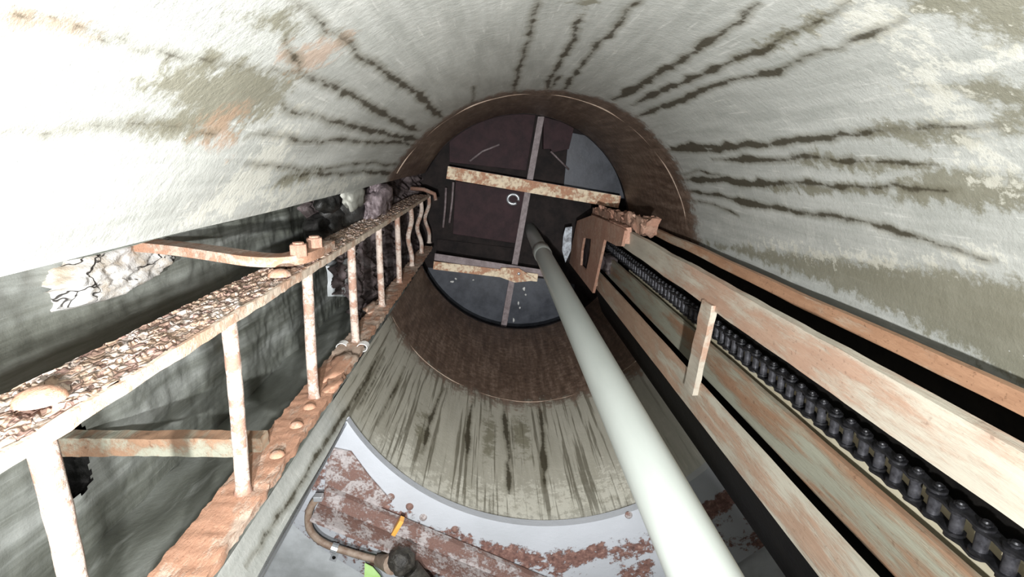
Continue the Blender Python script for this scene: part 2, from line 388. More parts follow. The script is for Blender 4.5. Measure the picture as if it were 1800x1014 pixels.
STREAKS = [  # traced seepage lines: points seen in the photograph, half width in pixels
 ([(515,-5),(555,35),(580,55),(610,70),(630,95),(665,120),(700,145),(730,165),(755,185),(780,208)], 5),
 ([(500,65),(520,95),(530,125),(560,145),(600,163),(640,180),(660,195),(690,210),(715,222),(742,229)], 5.5),
 ([(10,12),(60,25),(130,32),(160,55),(230,75),(330,95),(400,112),(470,125),(525,127)], 4),
 ([(490,180),(510,197),(550,205),(590,215),(640,228),(690,238),(737,246)], 5),
 ([(430,236),(470,233),(520,245),(560,250),(600,248),(660,252),(700,250),(732,256)], 4),
 ([(425,281),(470,293),(540,295),(600,290),(660,288),(702,292)], 2.6),
 ([(480,325),(500,313),(540,304),(600,306),(650,302),(702,306)], 3.5),
 ([(-10,232),(100,230),(220,222),(300,225),(380,240)], 5),
 ([(830,151),(834,163),(832,172),(834,188)], 2),
 ([(947,-5),(938,40),(930,65),(922,90),(915,115),(908,140),(903,168)], 4),
 ([(1027,25),(1005,70),(990,95),(975,125),(962,160)], 4.5),
 ([(985,130),(975,148),(965,160)], 2.5),
 ([(1135,-5),(1100,30),(1080,55),(1055,75),(1035,100),(1005,135),(985,164)], 4.5),
 ([(1338,3),(1290,40),(1240,75),(1200,105),(1165,125),(1130,150),(1075,178)], 7),
 ([(1500,-2),(1430,35),(1400,50),(1340,85),(1290,105),(1230,130),(1170,155),(1110,187)], 6),
 ([(1600,32),(1540,50),(1480,75),(1430,95),(1360,125),(1300,140),(1240,160),(1170,185),(1115,207)], 6.5),
 ([(1760,221),(1700,225),(1600,230),(1540,230),(1440,245),(1380,250),(1300,255),(1240,262),(1160,264)], 6.5),
 ([(1180,262),(1215,258),(1250,256),(1275,258)], 9),
 ([(1650,292),(1560,286),(1470,281),(1420,275),(1370,282),(1250,280)], 5),
 ([(1700,340),(1560,330),(1500,328),(1380,320),(1330,325),(1280,318),(1195,315)], 6),
 ([(1760,462),(1600,415),(1540,395),(1480,380),(1400,375),(1330,360),(1270,345),(1205,338)], 5),
 ([(1300,378),(1250,360),(1205,350)], 2.5),
 ([(1270,308),(1230,302),(1195,306)], 2),
 ([(430,998),(520,862),(560,800),(600,735),(625,700),(650,655),(668,615)], 4),
 ([(628,722),(648,690),(660,660),(676,625)], 3),
 ([(660,750),(680,710),(700,670),(712,640)], 3),
 ([(895,870),(893,800),(890,740),(885,700)], 5),
 ([(818,810),(822,770),(826,730),(830,700)], 5),
 ([(960,860),(955,800),(950,740),(945,700)], 5),
 ([(740,800),(755,750),(770,700),(780,680)], 4),
]
PATCHES = [
 [(240,150),(330,100),(430,112),(520,132),(490,180),(410,235),(330,240),(230,230),(240,205),(330,190)],
 [(400,20),(520,20),(525,60),(500,70),(440,40)],
 [(470,332),(500,306),(560,302),(545,318)],
 [(1375,55),(1440,25),(1470,30),(1400,65),(1300,105)],
 [(1580,25),(1600,-20),(1830,-20),(1830,85),(1740,60),(1680,28)],
 [(1530,228),(1560,215),(1600,222),(1660,210),(1700,245),(1640,262),(1540,238)],
 [(1740,195),(1830,170),(1830,240),(1770,235)],
 [(1400,285),(1450,268),(1500,285),(1640,290),(1620,300),(1480,296)],
 [(1560,330),(1620,300),(1700,300),(1830,320),(1830,380),(1740,375),(1600,352),(1500,345),(1350,330),(1400,322)],
 [(1225,425),(1300,432),(1420,445),(1560,460),(1680,475),(1760,490),(1830,480),(1830,700),(1600,560),(1500,520),(1380,470),(1280,440)],
 [(1600,150),(1750,130),(1830,150),(1830,200),(1720,180)],
 [(850,740),(866,735),(868,790),(852,800)], [(900,735),(925,740),(932,795),(905,785)], [(735,735),(750,730),(742,790),(730,795)],
 [(1020,15),(1000,-10),(1060,-10),(1050,10)],
]
WHITES = [
 [(1470,0),(1570,0),(1600,30),(1560,75),(1500,45)],
 [(1560,60),(1620,80),(1690,180),(1740,270),(1765,340),(1720,280),(1650,200),(1600,120)],
 [(1650,105),(1700,110),(1830,75),(1830,95),(1720,122),(1660,122)],
 [(1330,428),(1420,440),(1560,450),(1660,455),(1755,445),(1700,462),(1600,462),(1450,452)],
 [(330,390),(420,300),(480,240),(520,200),(505,260),(480,320),(400,370)],
 [(460,350),(560,325),(650,310),(600,335),(480,365)],
 [(690,820),(780,850),(880,860),(1000,862),(1100,830),(1110,885),(950,915),(800,880)],
 [(660,780),(710,760),(730,830),(700,825)],
]
RUSTS = [[(500,90),(560,75),(610,62),(620,75),(570,110),(520,130)], [(-20,10),(60,20),(150,45),(160,65),(40,60),(-20,60)],
         [(330,225),(400,190),(440,180),(420,215),(400,260)]]

def build_shaft():
    zl = np.concatenate([[-1.62, -0.9, -0.3, 0.0, 0.12, 0.2], np.geomspace(0.26, Z_TOP, 250)])
    zl[np.argmin(abs(zl - Z_FOOT))] = Z_FOOT
    th = np.linspace(TH0, TH1, 660)
    i0, i1 = np.argmin(abs(th - OP0)), np.argmin(abs(th - OP1))
    th[i0], th[i1] = OP0, OP1
    T, Zg = np.meshgrid(th, zl)                      # rows z, columns theta
    rng = np.random.default_rng(3)
    rr = R + 0.0016 * np.sin(T * 9 + Zg * 3) + 0.001 * np.sin(T * 23 - Zg * 11)
    P = np.stack([AX + rr * np.cos(T), AY + rr * np.sin(T), Zg + H], -1).reshape(-1, 3)
    n, m = len(zl), len(th)
    I = np.arange(n * m).reshape(n, m)
    q = np.stack([I[:-1, :-1], I[:-1, 1:], I[1:, 1:], I[1:, :-1]], -1)[..., ::-1]
    keep = ~((Zg[:-1, :-1] < Z_FOOT - 1e-6) & (T[:-1, :-1] >= OP0 - 1e-6) & (T[:-1, :-1] < OP1 - 1e-6))
    quads = q[keep]
    # attributes
    U = R * T; L = 0.35 * np.log(np.maximum(Zg, 0.05))
    sd = np.full(T.shape, -0.05)
    for k, (pts, hw) in enumerate(STREAKS):
        a = np.array([at_cyl(*p) for p in pts]); a = a[np.argsort(a[:, 1])]
        a[:, 0] = np.unwrap(a[:, 0])
        ok = (zl >= a[0, 1]) & (zl <= a[-1, 1])
        line = np.interp(zl, a[:, 1], a[:, 0])
        kn = np.geomspace(0.2, 3.2, 90); wob = np.interp(zl, kn, rng.normal(0, 0.0035, 90)) + np.interp(zl, kn[::3], rng.normal(0, 0.004, 30))
        tp = np.clip(np.minimum((zl - a[0, 1]) / 0.05, (a[-1, 1] - zl) / 0.22), 0.25, 1); w = tp * hw * zl / F * 1.12 * np.clip(np.interp(zl, kn, 0.9 + rng.normal(0, 0.35, 90)), 0.5, 1.9)
        s = w[:, None] - abs(T - (line + wob)[:, None]) * R
        sd = np.where(ok[:, None], np.maximum(sd, s), sd)
    def polys(lst):
        out = np.full(T.shape, -0.3)
        for poly in lst:
            a = np.array([at_cyl(*p) for p in poly])
            px, py = np.unwrap(a[:, 0]) * R, 0.35 * np.log(a[:, 1])
            d = np.full(T.shape, 9.0); ins = np.zeros(T.shape, bool)
            for i in range(len(px)):
                j = (i + 1) % len(px)
                ex, ey = px[j] - px[i], py[j] - py[i]
                wx, wy = U - px[i], L - py[i]
                t = np.clip((wx * ex + wy * ey) / (ex * ex + ey * ey + 1e-12), 0, 1)
                d = np.minimum(d, np.hypot(wx - t * ex, wy - t * ey))
                c = (py[i] > L) != (py[j] > L)
                xi = px[i] + (L - py[i]) / (ey if abs(ey) > 1e-9 else 1e-9) * ex
                ins ^= c & (U < xi)
            out = np.maximum(out, np.where(ins, d, -d))
        return np.clip(out, -0.3, 0.3)
    pat, whi, rus = polys(PATCHES), polys(WHITES), polys(RUSTS)
    deg = np.degrees(T)
    low = np.clip((deg - 35) / 25, 0, 1) * np.clip((172 - deg) / 15, 0, 1)
    tri = low * np.clip((Zg - 1.2) / 0.15, 0, 1)
    brown = (Zg - Z_COL) * 1.6 + 0.10 - 0.02 * low + 0.08 * (1 - low)
    brown += 0.35 * np.exp(-((deg + 60) / 22) ** 2) * np.clip((Zg - 1.75) * 3, -1, 1)
    me = bpy.data.meshes.new('wall_shaft')
    # coarse outer skin so that the wall has thickness
    tc = np.linspace(TH0, TH1, 72); zc = np.array([Z_FOOT, Z_TOP])
    ov, of = [], []
    base = len(P)
    for z in zc:
        for t in tc: ov.append((AX + 0.72 * math.cos(t), AY + 0.72 * math.sin(t), z + H))
    for i in range(71): of.append((base + i, base + i + 1, base + 72 + i + 1, base + 72 + i))
    allv = np.concatenate([P, np.array(ov)])
    allf = np.concatenate([quads, np.array(of)])
    me.vertices.add(len(allv)); me.vertices.foreach_set('co', allv.astype(np.float32).ravel())
    me.loops.add(allf.size); me.loops.foreach_set('vertex_index', allf.astype(np.int32).ravel())
    me.polygons.add(len(allf)); me.polygons.foreach_set('loop_start', np.arange(0, allf.size, 4, dtype=np.int32))
    me.update(calc_edges=True)
    me.polygons.foreach_set('use_smooth', [True] * len(allf))
    pad = len(ov)
    for nm, arr in (('streak', sd), ('patch', pat), ('white', whi), ('rust', rus), ('trick', tri), ('brown', brown)):
        at = me.attributes.new(nm, 'FLOAT', 'POINT')
        at.data.foreach_set('value', np.concatenate([arr.ravel(), np.full(pad, -0.3)]).astype(np.float32))
    at = me.attributes.new('cyl', 'FLOAT_VECTOR', 'POINT')
    cv = np.stack([U, Zg, 0 * U], -1).reshape(-1, 3)
    at.data.foreach_set('vector', np.concatenate([cv, np.zeros((pad, 3))]).astype(np.float32).ravel())
    me.materials.append(M['shaft'])
    o = bpy.data.objects.new('wall_shaft', me); COL.objects.link(o)
    struct(o, 'round grey concrete shaft wall with dark seeping cracks and a brown stained collar')
    return o
shaft = build_shaft()

# the raised lip where the collar starts
mb = MB()
ths = np.linspace(TH0 + 0.05, TH1 - 0.03, 120)
mb.tube([cyl(t, Z_COL + 0.004 * math.sin(t * 7), R + 0.001) for t in ths], 0.0028, 6)
struct(obj('trim_1', mb, M['conduit'], smooth=True), 'thin raised lip around the foot of the brown collar')

# ladder niche: rough back wall with a socket hole, two side walls
def grid_wall(name, o, a, b, na, nb, amp, sc, mat, skip=None, seed=0.0, depth=None):
    o, a, b = Vector(o), Vector(a), Vector(b); n = a.cross(b).normalized()
    mb = MB(); vs = []
    for i in range(na + 1):
        for j in range(nb + 1):
            p = o + a * (i / na) + b * (j / nb)
            k = nz(p, sc, seed, 4) * amp
            if depth: k += depth(p)
            vs.append(p + n * k)
    fs = []
    for i in range(na):
        for j in range(nb):
            c = o + a * ((i + .5) / na) + b * ((j + .5) / nb)
            if skip and skip(c): continue
            fs.append((i * (nb + 1) + j, (i + 1) * (nb + 1) + j, (i + 1) * (nb + 1) + j + 1, i * (nb + 1) + j + 1))
    mb.add(vs, fs)
    return obj(name, mb, mat, smooth=True, fix=False)
HOLE = (0.475, 0.845)
def in_hole(c):
    k = 0.012 * nz(c, 40, 4)
    return abs(c.y - HOLE[0] - 0.02) < 0.075 + k and -0.05 + k < c.z - HOLE[1] < 0.035 + k
lip_u = Vector(cyl(TH0, 0)); lip_d = Vector(cyl(TH1, 0))
XB = -0.72
nb_ = grid_wall('wall_niche', (XB, -0.12, -0.5), (0, 0.86, 0), (0, 0, 3.7), 150, 560, 0.012, 6, M['niche'], in_hole)
struct(nb_, 'wet dark grey back wall of the ladder niche streaked with lime')
mb = MB().box((XB - 0.09, HOLE[0] + 0.02, HOLE[1]), 0.16, 0.24, 0.20)
mb.f = [f for k, f in enumerate(mb.f) if k != 1]
obj('socket_hole', mb, M['hole'], nb_, fix=False)
s1 = grid_wall('wall_niche_side', (lip_d.x, lip_d.y, -1.6), (XB - lip_d.x, 0.09, 0), (0, 0, 4.7), 12, 150, 0.008, 8, M['niche'], seed=3)
struct(s1, 'side wall of the ladder niche behind the lower rail')
s2 = grid_wall('wall_niche_side', (lip_u.x, lip_u.y, -1.6), (XB - lip_u.x, -0.16, 0), (0, 0, 3.1), 12, 100, 0.006, 8, M['niche'], seed=5)
struct(s2, 'side wall of the ladder niche behind the bright upper lip')

# raw rock in the upper half of the niche
def rock_depth(p):
    d = 0.0
    d += 0.05 * nz(p, 7, 2, 4) + 0.03 * nz(p, 19, 9, 3)
    return d
rk = grid_wall('wall_rock', (-0.52, 0.02, 1.62), (-0.02, 0.64, 0), (0.07, 0, 1.9), 110, 230, 0.02, 30, M['rock'],
               lambda c: c.z < 1.62 + 0.22 * max(0, (c.y - 0.22)) * 4 + 0.03 * nz(c, 12, 1), depth=rock_depth)
struct(rk, 'wet dark purple rock lining the upper part of the ladder niche')
# white lime crust on the back wall
mb = MB(); c0 = at_x(212, 468, XB + 0.012)
vs = []; fs = []
na, nbb = 46, 24
for i in range(na + 1):
    for j in range(nbb + 1):
        u, v = i / na * 2 - 1, j / nbb * 2 - 1
        edge = max(0, 1 - (abs(u) ** 4 + abs(v) ** 4) * (0.95 + 0.5 * nz((u * 2, v * 2, 1), 1.2)))
        y = c0.y + 0.050 * v - 0.012 * u; z = c0.z + 0.165 * u 
        vs.append((XB - 0.012 + 0.05 * min(1, edge * 1.5) + 0.010 * nz((u, v, 0), 4, 3), y, z))
for i in range(na):
    for j in range(nbb): fs.append((i * (nbb + 1) + j, (i + 1) * (nbb + 1) + j, (i + 1) * (nbb + 1) + j + 1, i * (nbb + 1) + j + 1))
mb.add(vs, fs)
obj('lime_crust', mb, M['crust'], nb_, smooth=True, fix=False, label='cracked white lime crust below the upper lip')

# rubble coloured black to darken the cavity at the end of the niche lip
def lump(c, r, seed, squash=(1, 1, 1), n=3, rough=0.45):
    bm = bmesh.new(); bmesh.ops.create_icosphere(bm, subdivisions=n, radius=1.0)
    mb = MB()
    vs = []
    for v in bm.verts:
        k = 1 + rough * nz(v.co, 1.4, seed, 4)
        vs.append(Vector((v.co.x * squash[0], v.co.y * squash[1], v.co.z * squash[2])) * r * k + Vector(c))
    mb.add(vs, [[v.index for v in f.verts] for f in bm.faces]); bm.free(); return mb
for k, (x, y, r, X) in enumerate([(585, 380, 0.05, -0.50), (560, 405, 0.045, -0.52), (610, 372, 0.05, -0.47), (598, 402, 0.045, -0.50), (575, 352, 0.035, -0.47)]):
    p = at_x(x, y, X)
    obj('rubble', lump(p, r, k * 3.1, (0.9, 1, 1.5)), M['hole'], nb_, smooth=True)
p = at_x(606, 480, -0.56)
obj('concrete_patch', MB().bar(p + Vector((0, 0, -0.14)), p + Vector((0, 0, 0.14)), (0, 0.11, 0.0), (0.05, 0, 0), 10, 6, 2,
    lambda q, n_, e: q + Vector((0.01, 0.012, 0.012)) * nz(q, 22, 6)), M['ceiling'], nb_, smooth='auto', label='pale grey mortar patch behind the ladder')
obj('lip_mortar', lump(at_x(622, 345, -0.395), 0.045, 4.4, (0.35, 0.8, 2.4)), M['raw'], nb_, smooth=True)
obj('rust_growth', lump(at_x(664, 355, -0.41), 0.072, 8.4, (0.5, 0.9, 2.6), 4, 0.6), M['growth'], nb_, smooth=True, label='glittering purple brown lump at the head of the niche lip')

# passage ceiling, steel ring plate, floor
mb = MB()
ths = np.linspace(OP0, OP1, 60); vs = []; fs = []
for t in ths: vs += [cyl(t, Z_RING + 0.026, R + 0.125), cyl(t, Z_RING + 0.026, R + 1.6), cyl(t, Z_RING + 0.09, R + 0.125), cyl(t, Z_RING + 0.09, R + 1.6)]
for i in range(59):
    a = i * 4; fs += [(a, a + 1, a + 5, a + 4), (a + 2, a + 6, a + 7, a + 3), (a, a + 4, a + 6, a + 2), (a + 1, a + 3, a + 7, a + 5)]
mb.add(vs, fs)
struct(obj('ceiling', mb, M['ceiling']), 'pale grey painted ceiling of the passage')
mb = MB().box((0.153, 0.6, -H - 0.05), 3.4, 3.6, 0.1)
struct(obj('floor', mb, M['floor']), 'muddy floor of the shaft')
e = Vector(cyl(OP1, 0)); dv = Vector((-0.494, 0.87, 0)).normalized()
mb = MB().bar(e + dv * 0.6 + Vector((-0.05, -0.03, -H)), e + dv * 0.6 + Vector((-0.05, -0.03, Z_RING + 0.03)), dv * 1.2, Vector((0.08, 0.045, 0)))
struct(obj('wall_passage', mb, M['raw']), 'left wall of the passage')
# thin jamb trim along the corner
mb = MB().tube([Vector(cyl(OP1, z, R + 0.004)) + Vector((0, 0.004, 0)) for z in (-1.55, 0, Z_RING)], 0.007, 8)
struct(obj('trim_2', mb, M['zinc'], smooth=True), 'thin pale jamb strip at the corner of the passage')

def ring_plate():
    mb = MB(); vs = []; att = []
    ths = np.linspace(OP0, OP1, 130); rs = [R - 0.004, R + 0.02, R + 0.06, R + 0.10, R + 0.15, R + 0.2, R + 0.30]
    for t in ths:
        for r in rs: vs.append(cyl(t, Z_RING, r))
    for t in ths:
        for r in rs: vs.append(cyl(t, Z_RING + 0.025, r))
    nr = len(rs); n = len(ths); fs = []
    for i in range(n - 1):
        for j in range(nr - 1):
            a = i * nr + j
            fs.append((a, a + 1, a + nr + 1, a + nr)); fs.append(tuple(x + n * nr for x in (a, a + nr, a + nr + 1, a + 1)))
        a = i * nr; fs.append((a, a + nr, a + nr + n * nr, a + n * nr))
        a = i * nr + nr - 1; fs.append((a, a + n * nr, a + nr + n * nr, a + nr))
    mb.add(vs, fs)
    o = obj('ring_plate', mb, M['plate'], fix=False)
    at = o.data.attributes.new('rustband', 'FLOAT', 'POINT')
    val = []
    for _ in range(2):
        for t in ths:
            for r in rs:
                k = (r - R - 0.05) / 0.07
                val.append(max(-1.2, min(0.55, k)) if r < R + 0.12 else 0.25)
    at.data.foreach_set('value', val)
    return o
rp = ring_plate()
tag(rp, 'curved pale grey steel plate with rust blotches around the bottom of the shaft', 'plate')
for k, (x, y) in enumerate([(640, 838), (687, 873), (744, 909), (720, 890), (800, 930), (1105, 905)]):
    p = at_z(x, y, Z_RING)
    obj('rivet', MB().dome(p + Vector((0, 0, 0.001)), (0, 0, -1), 0.011, 0.009, 12, 3), M['mottled'], rp, smooth=True)

# rusty angle across the plate
a0 = at_z(562, 880, Z_RING - 0.02); a1 = at_z(905, 1022, Z_RING - 0.02)
ad = (a1 - a0).normalized(); an = ad.cross(Vector((0, 0, 1))).normalized()
if an.y > 0: an = -an                                  # towards the shaft
a1 = a1 + ad * 0.5
t = empty('angle_iron', (a0 + a1) / 2)
tag(t, 'rusty angle iron crossing under the curved steel plate', 'beam')
ruf = lambda amp, sc, sd: (lambda q, n_, e: q + Vector(n_) * (amp * nz(q, sc, sd, 3)) * e)
obj('flat_leg', MB().bar(a0 + an * 0.022, a1 + an * 0.022, an * 0.044, (0, 0, 0.018), 60, 6, 1, ruf(0.004, 40, 1)), M['mottled'], t, smooth='auto')
obj('hanging_leg', MB().bar(a0 - an * 0.008 + Vector((0, 0, -0.035)), a1 - an * 0.008 + Vector((0, 0, -0.035)), an * 0.012, (0, 0, 0.06), 60, 1, 6, ruf(0.003, 40, 2)), M['mottled'], t, smooth='auto')
# wide rusty gusset at its left end
g0 = [at_z(x, y, Z_RING - 0.0022) for x, y in [(586, 785), (618, 792), (650, 835), (690, 880), (640, 905), (570, 872), (575, 820)]]
tag(obj('gusset_plate', MB().prism(g0, (0, 0, -0.008)), M['mottled'], bevel=0.002), 'rust brown gusset plate at the left end of the angle iron', 'plate')
q0, q1 = at_z(707, 912, Z_RING - 0.052), at_z(692, 937, Z_RING - 0.052)
tag(obj('plastic_strip', MB().bar(q0, q1, (0.010, 0.005, 0), (0, 0, 0.022)), M['orange'], bevel=0.001), 'short orange plastic strip lying across the rusty angle iron', 'strip')

# conduit with strap, round box, green tag
zc = 1.22
cp = [at_z(x, y, zc) for x, y in [(560, 874), (548, 888), (542, 906), (544, 928), (556, 945), (575, 957), (600, 966), (640, 978), (675, 987)]]
def smooth_path(pts, n=6):
    out = []
    for i in range(len(pts) - 1):
        a, b, c, d = pts[max(i - 1, 0)], pts[i], pts[i + 1], pts[min(i + 2, len(pts) - 1)]
        for k in range(n):
            u = k / n
            out.append(0.5 * ((2 * b) + (c - a) * u + (2 * a - 5 * b + 4 * c - d) * u * u + (3 * b - 3 * c + d - a) * u ** 3))
    out.append(pts[-1]); return out
t = empty('conduit', cp[4])
tag(t, 'thin rusted conduit bending round the end of the angle iron to a black box', 'conduit')
obj('conduit_tube', MB().tube(smooth_path([Vector(p) for p in cp]), 0.0095, 10), M['conduit'], t, smooth=True)
sp = at_z(588, 963, zc); sdv = (cp[7] - cp[5]).normalized(); sn = sdv.cross(Vector((0, 0, 1)))
mb = MB().tube([sp - sdv * 0.008, sp + sdv * 0.008], 0.0125, 12)
mb.box(sp + Vector((-0.003, 0.026, 0.004)), 0.018, 0.034, 0.004, Matrix.Rotation(math.atan2(sn.y, sn.x) + 1.57, 3, 'Z'))
obj('pipe_strap', mb, M['zinc'], t, label='bright zinc strap')
obj('strap_screw', MB().dome(sp + Vector((-0.004, 0.03, 0.001)), (0, 0, -1), 0.005, 0.004, 10, 2), M['black'], t)
obj('end_clip', MB().box(cp[0], 0.022, 0.014, 0.02), M['zinc'], t, bevel=0.002, label='bright clip at the wall')
zb_ = 1.14; jb = at_z(706, 986, zb_)
t = empty('junction_box', jb); tag(t, 'small black tarred junction box at the end of the conduit', 'box')
mb = lump(jb, 0.033, 2.2, (1, 1, 0.9), 4, 0.22)
obj('box_body', mb, M['mortar'], t, smooth=True)
obj('cable_gland', MB().tube([at_z(668, 985, zc - 0.01), at_z(690, 992, zb_ + 0.01)], [0.017, 0.024], 12), M['conduit'], t, smooth='auto')
obj('cable_gland', MB().tube([at_z(722, 1000, zb_), at_z(760, 1040, zb_)], [0.024, 0.018], 12), M['mortar'], t, smooth='auto')
tg = [at_z(x, y, zc + 0.012) for x, y in [(641, 990), (655, 997), (668, 1012), (676, 1030), (640, 1030)]]
tag(obj('plastic_tag', MB().prism(tg, (0, 0, 0.002)), M['green']), 'bright green plastic tag below the black junction box', 'tag')

# chamber over the shaft
mb = MB().box((0.2, 0.4, 3.49), 2.2, 2.4, 0.1)
struct(obj('ceiling_hatch', mb, M['dark']), 'dark rusty deck over the top of the shaft')
for nm, c, s in (('wall_hatch_left', (-0.62, 0.4, 3.23), (0.06, 2.2, 0.42)), ('wall_hatch_right', (1.05, 0.4, 3.23), (0.06, 2.2, 0.42)),
                 ('wall_hatch_back', (0.2, -0.5, 3.23), (1.7, 0.06, 0.42)), ('wall_hatch_front', (0.2, 1.35, 3.23), (1.7, 0.06, 0.42))):
    struct(obj(nm, MB().box(c, *s), M['dark']))
mb = MB(); vs = []; fs = []                       # flange on top of the shaft
ths = np.linspace(TH0, TH1, 90)
for i, tt in enumerate(ths): vs += [cyl(tt, Z_TOP, R - 0.002), cyl(tt, Z_TOP, R + 0.5), cyl(tt, Z_TOP + 0.02, R - 0.002), cyl(tt, Z_TOP + 0.02, R + 0.5)]
for i in range(89):
    a = i * 4; fs += [(a, a + 4, a + 5, a + 1), (a + 2, a + 3, a + 7, a + 6), (a, a + 2, a + 6, a + 4)]
mb.add(vs, fs)
struct(obj('trim_3', mb, M['dark'], fix=False), 'dark steel flange on the top of the shaft')

# ================================================================== LADDER
XF, YT, YB = -0.343, 0.2035, 0.500
LZ0, LZ1 = -0.05, 3.05
lad = empty('ladder', (-0.385, 0.36, LZ0))
tag(lad, 'rusty steel ladder with flaking rails standing in the left niche', 'ladder')
_cells = {}
def flake(q, n_, e):
    """scaly rust: every flake of the worn face has its own height and tilt"""
    s = Vector((q.x * 120, q.y * 60, q.z * 62))
    d, pts = noise.voronoi(s, distance_metric='DISTANCE', exponent=2.5)
    hsh = noise.cell(pts[0] * 7.31 + Vector((3.3, 1.7, 9.2)))
    tilt = (s - pts[0]).dot(Vector((0.6, 0, 0.7))) * 0.35
    k = (0.5 + 0.5 * hsh + tilt) * min(1.0, (d[1] - d[0]) * 7.0)
    if n_.y < -0.5: return q + n_ * (0.0052 * k - 0.003) * (1 if e else 0.4)
    return q + Vector((0.0022, 0.0012, 0.0016)) * nz(q, 55, 2, 3)
rail = MB().bar((XF - 0.04, YT + 0.0055, LZ0), (XF - 0.04, YT + 0.0055, 2.92), (0.08, 0, 0), (0, 0.012, 0), 1300, 30, 2, flake)
o = obj('rail', rail, M['flake'], lad, smooth=True, fix=False, label='upper rail with thick flaking rust')
obj('rail_edge', MB().bar((XF + 0.001, YT + 0.006, LZ0), (XF + 0.001, YT + 0.006, 2.90), (0.005, 0, 0), (0, 0.0135, 0), 220, 1, 1, lambda q, n_, e: q + Vector((1, 1, 0)) * (0.0012 * nz(q, 45, 8, 3))), M['edge'], o, label='pale worn edge')
for z, x in ((0.40, -0.375), (0.905, -0.362)):
    obj('rivet_head', MB().dome((x, YT - 0.004, z if z > .5 else 0.425), (0, -1, 0), 0.019, 0.012, 16, 4), M['rail'], o, smooth=True)
def pitted(amp):
    return lambda q, n_, e: q + Vector((1, 1, 0.5)) * (amp * nz(q, 45, 5, 3))
rail2 = MB().bar((-0.385, YB + 0.006, LZ0), (-0.385, YB + 0.006, 1.40), (0.07, 0, 0), (0, 0.012, 0), 200, 8, 2, pitted(0.003))
rail2.bar((-0.385, YB + 0.006, 1.40), (-0.378, YB + 0.006, 3.05), (0.062, 0, 0), (0, 0.012, 0), 160, 8, 2, pitted(0.003))
o2 = obj('rail', rail2, M['rail'], lad, smooth='auto', label='lower rail of orange rust')
for x, y in ((521, 748), (544, 716), (487, 800)):
    p = at_y(x, y, YB - 0.001)
    obj('rivet_head', MB().dome(p, (0, -1, 0), 0.013, 0.008, 14, 3), M['rail'], o2, smooth=True)
# rust swelling where the lower rail is eaten away
for k, (x, y, sx) in enumerate([(600, 640, .03), (588, 672, .02), (655, 540, .025)]):
    p = at_y(x, y, YB); obj('rust_swelling', lump(p, sx, 20 + k, (1, 0.35, 2.8), 3, 0.5), M['rail'], o2, smooth=True)
RZ = [0.418, 0.743, 1.077, 1.43, 1.785, 2.135, 2.48, 2.83, 3.18]
for k, z in enumerate(RZ):
    x0, x1 = -0.377, -0.381
    bent = {6: 0.015, 7: 0.021, 8: 0.022}.get(k, 0.0)
    n = 26; pts = []; rad = []
    for i in range(n + 1):
        u = i / n
        y = YT + 0.008 + (YB - YT - 0.006) * u
        bx = bent * math.sin(u * math.pi) ** 2 * math.sin(u * 6.0 + 0.2 * k)
        pts.append((x0 + (x1 - x0) * u + bx, y, z + 0.15 * bx + 0.006 * math.sin(3 * u + k)))
        rad.append(0.0108 * (1 + 0.06 * nz(pts[-1], 60, k)) + (0.004 if i in (0, n) else 0))
    r = obj('rung', MB().tube(pts, rad, 12), M['rung'], lad, smooth=True)
    if bent: r['label'] = 'bent rung'
# feet of two broken rungs above
for k, (xa, ya, xb, yb) in enumerate([(797, 320, 790, 392), (784, 330, 779, 400)]):
    obj('stay_rod', MB().tube([at_z(xa, ya, 3.3), at_z((xa + xb) / 2 + 1, (ya + yb) / 2, 3.31), at_z(xb, yb, 3.3)], 0.007, 8), M['beam_dark'], lad, smooth=True)
obj('wall_hook', MB().tube([at_z(722, 331, 2.93), at_z(745, 333, 2.93), at_z(764, 341, 2.93), at_z(766, 352, 2.93)], 0.011, 8), M['bracket'], lad, smooth=True)

# upper brace: flat bar bent onto the rail, two nuts
yb_ = YT - 0.014
path = [Vector(p) for p in [(-0.735, yb_ - 0.018, 1.075), (-0.60, yb_ - 0.012, 1.045), (-0.50, yb_ - 0.006, 1.012), (-0.44, yb_ - 0.002, 0.992), (-0.395, yb_, 0.992), (-0.372, yb_, 1.02), (-0.366, yb_, 1.08), (-0.366, yb_, 1.17)]]
br = obj('wall_brace', MB().sweep(smooth_path(path, 5), 0.045, (0, 0.018, 0), None), M['rail'], smooth='auto', bevel=0.002)
tag(br, 'bent flat brace bolting the upper ladder rail to the niche wall', 'bracket')
for x, y in ((525, 440), (553, 428)):
    p = at_y(x, y, yb_ - 0.016)
    obj('nut', MB().tube([p + Vector((0, 0.012, 0)), p + Vector((0, -0.012, 0))], 0.017, 6), M['gusset'], br, bevel=0.002)
    obj('bolt_end', MB().tube([p, p + Vector((0, -0.0155, 0))], 0.010, 10), M['gusset'], br)
# lower brace from the socket in the back wall
lb = MB().bar((-0.80, 0.487, 0.868), (-0.40, 0.492, 0.868), (0, 0.034, 0), (0, 0, 0.03), 50, 4, 4, pitted(0.003))
lo = obj('wall_brace', lb, M['board'], smooth='auto')
tag(lo, 'short horizontal brace from the lower ladder rail into a hole in the niche wall', 'bracket')

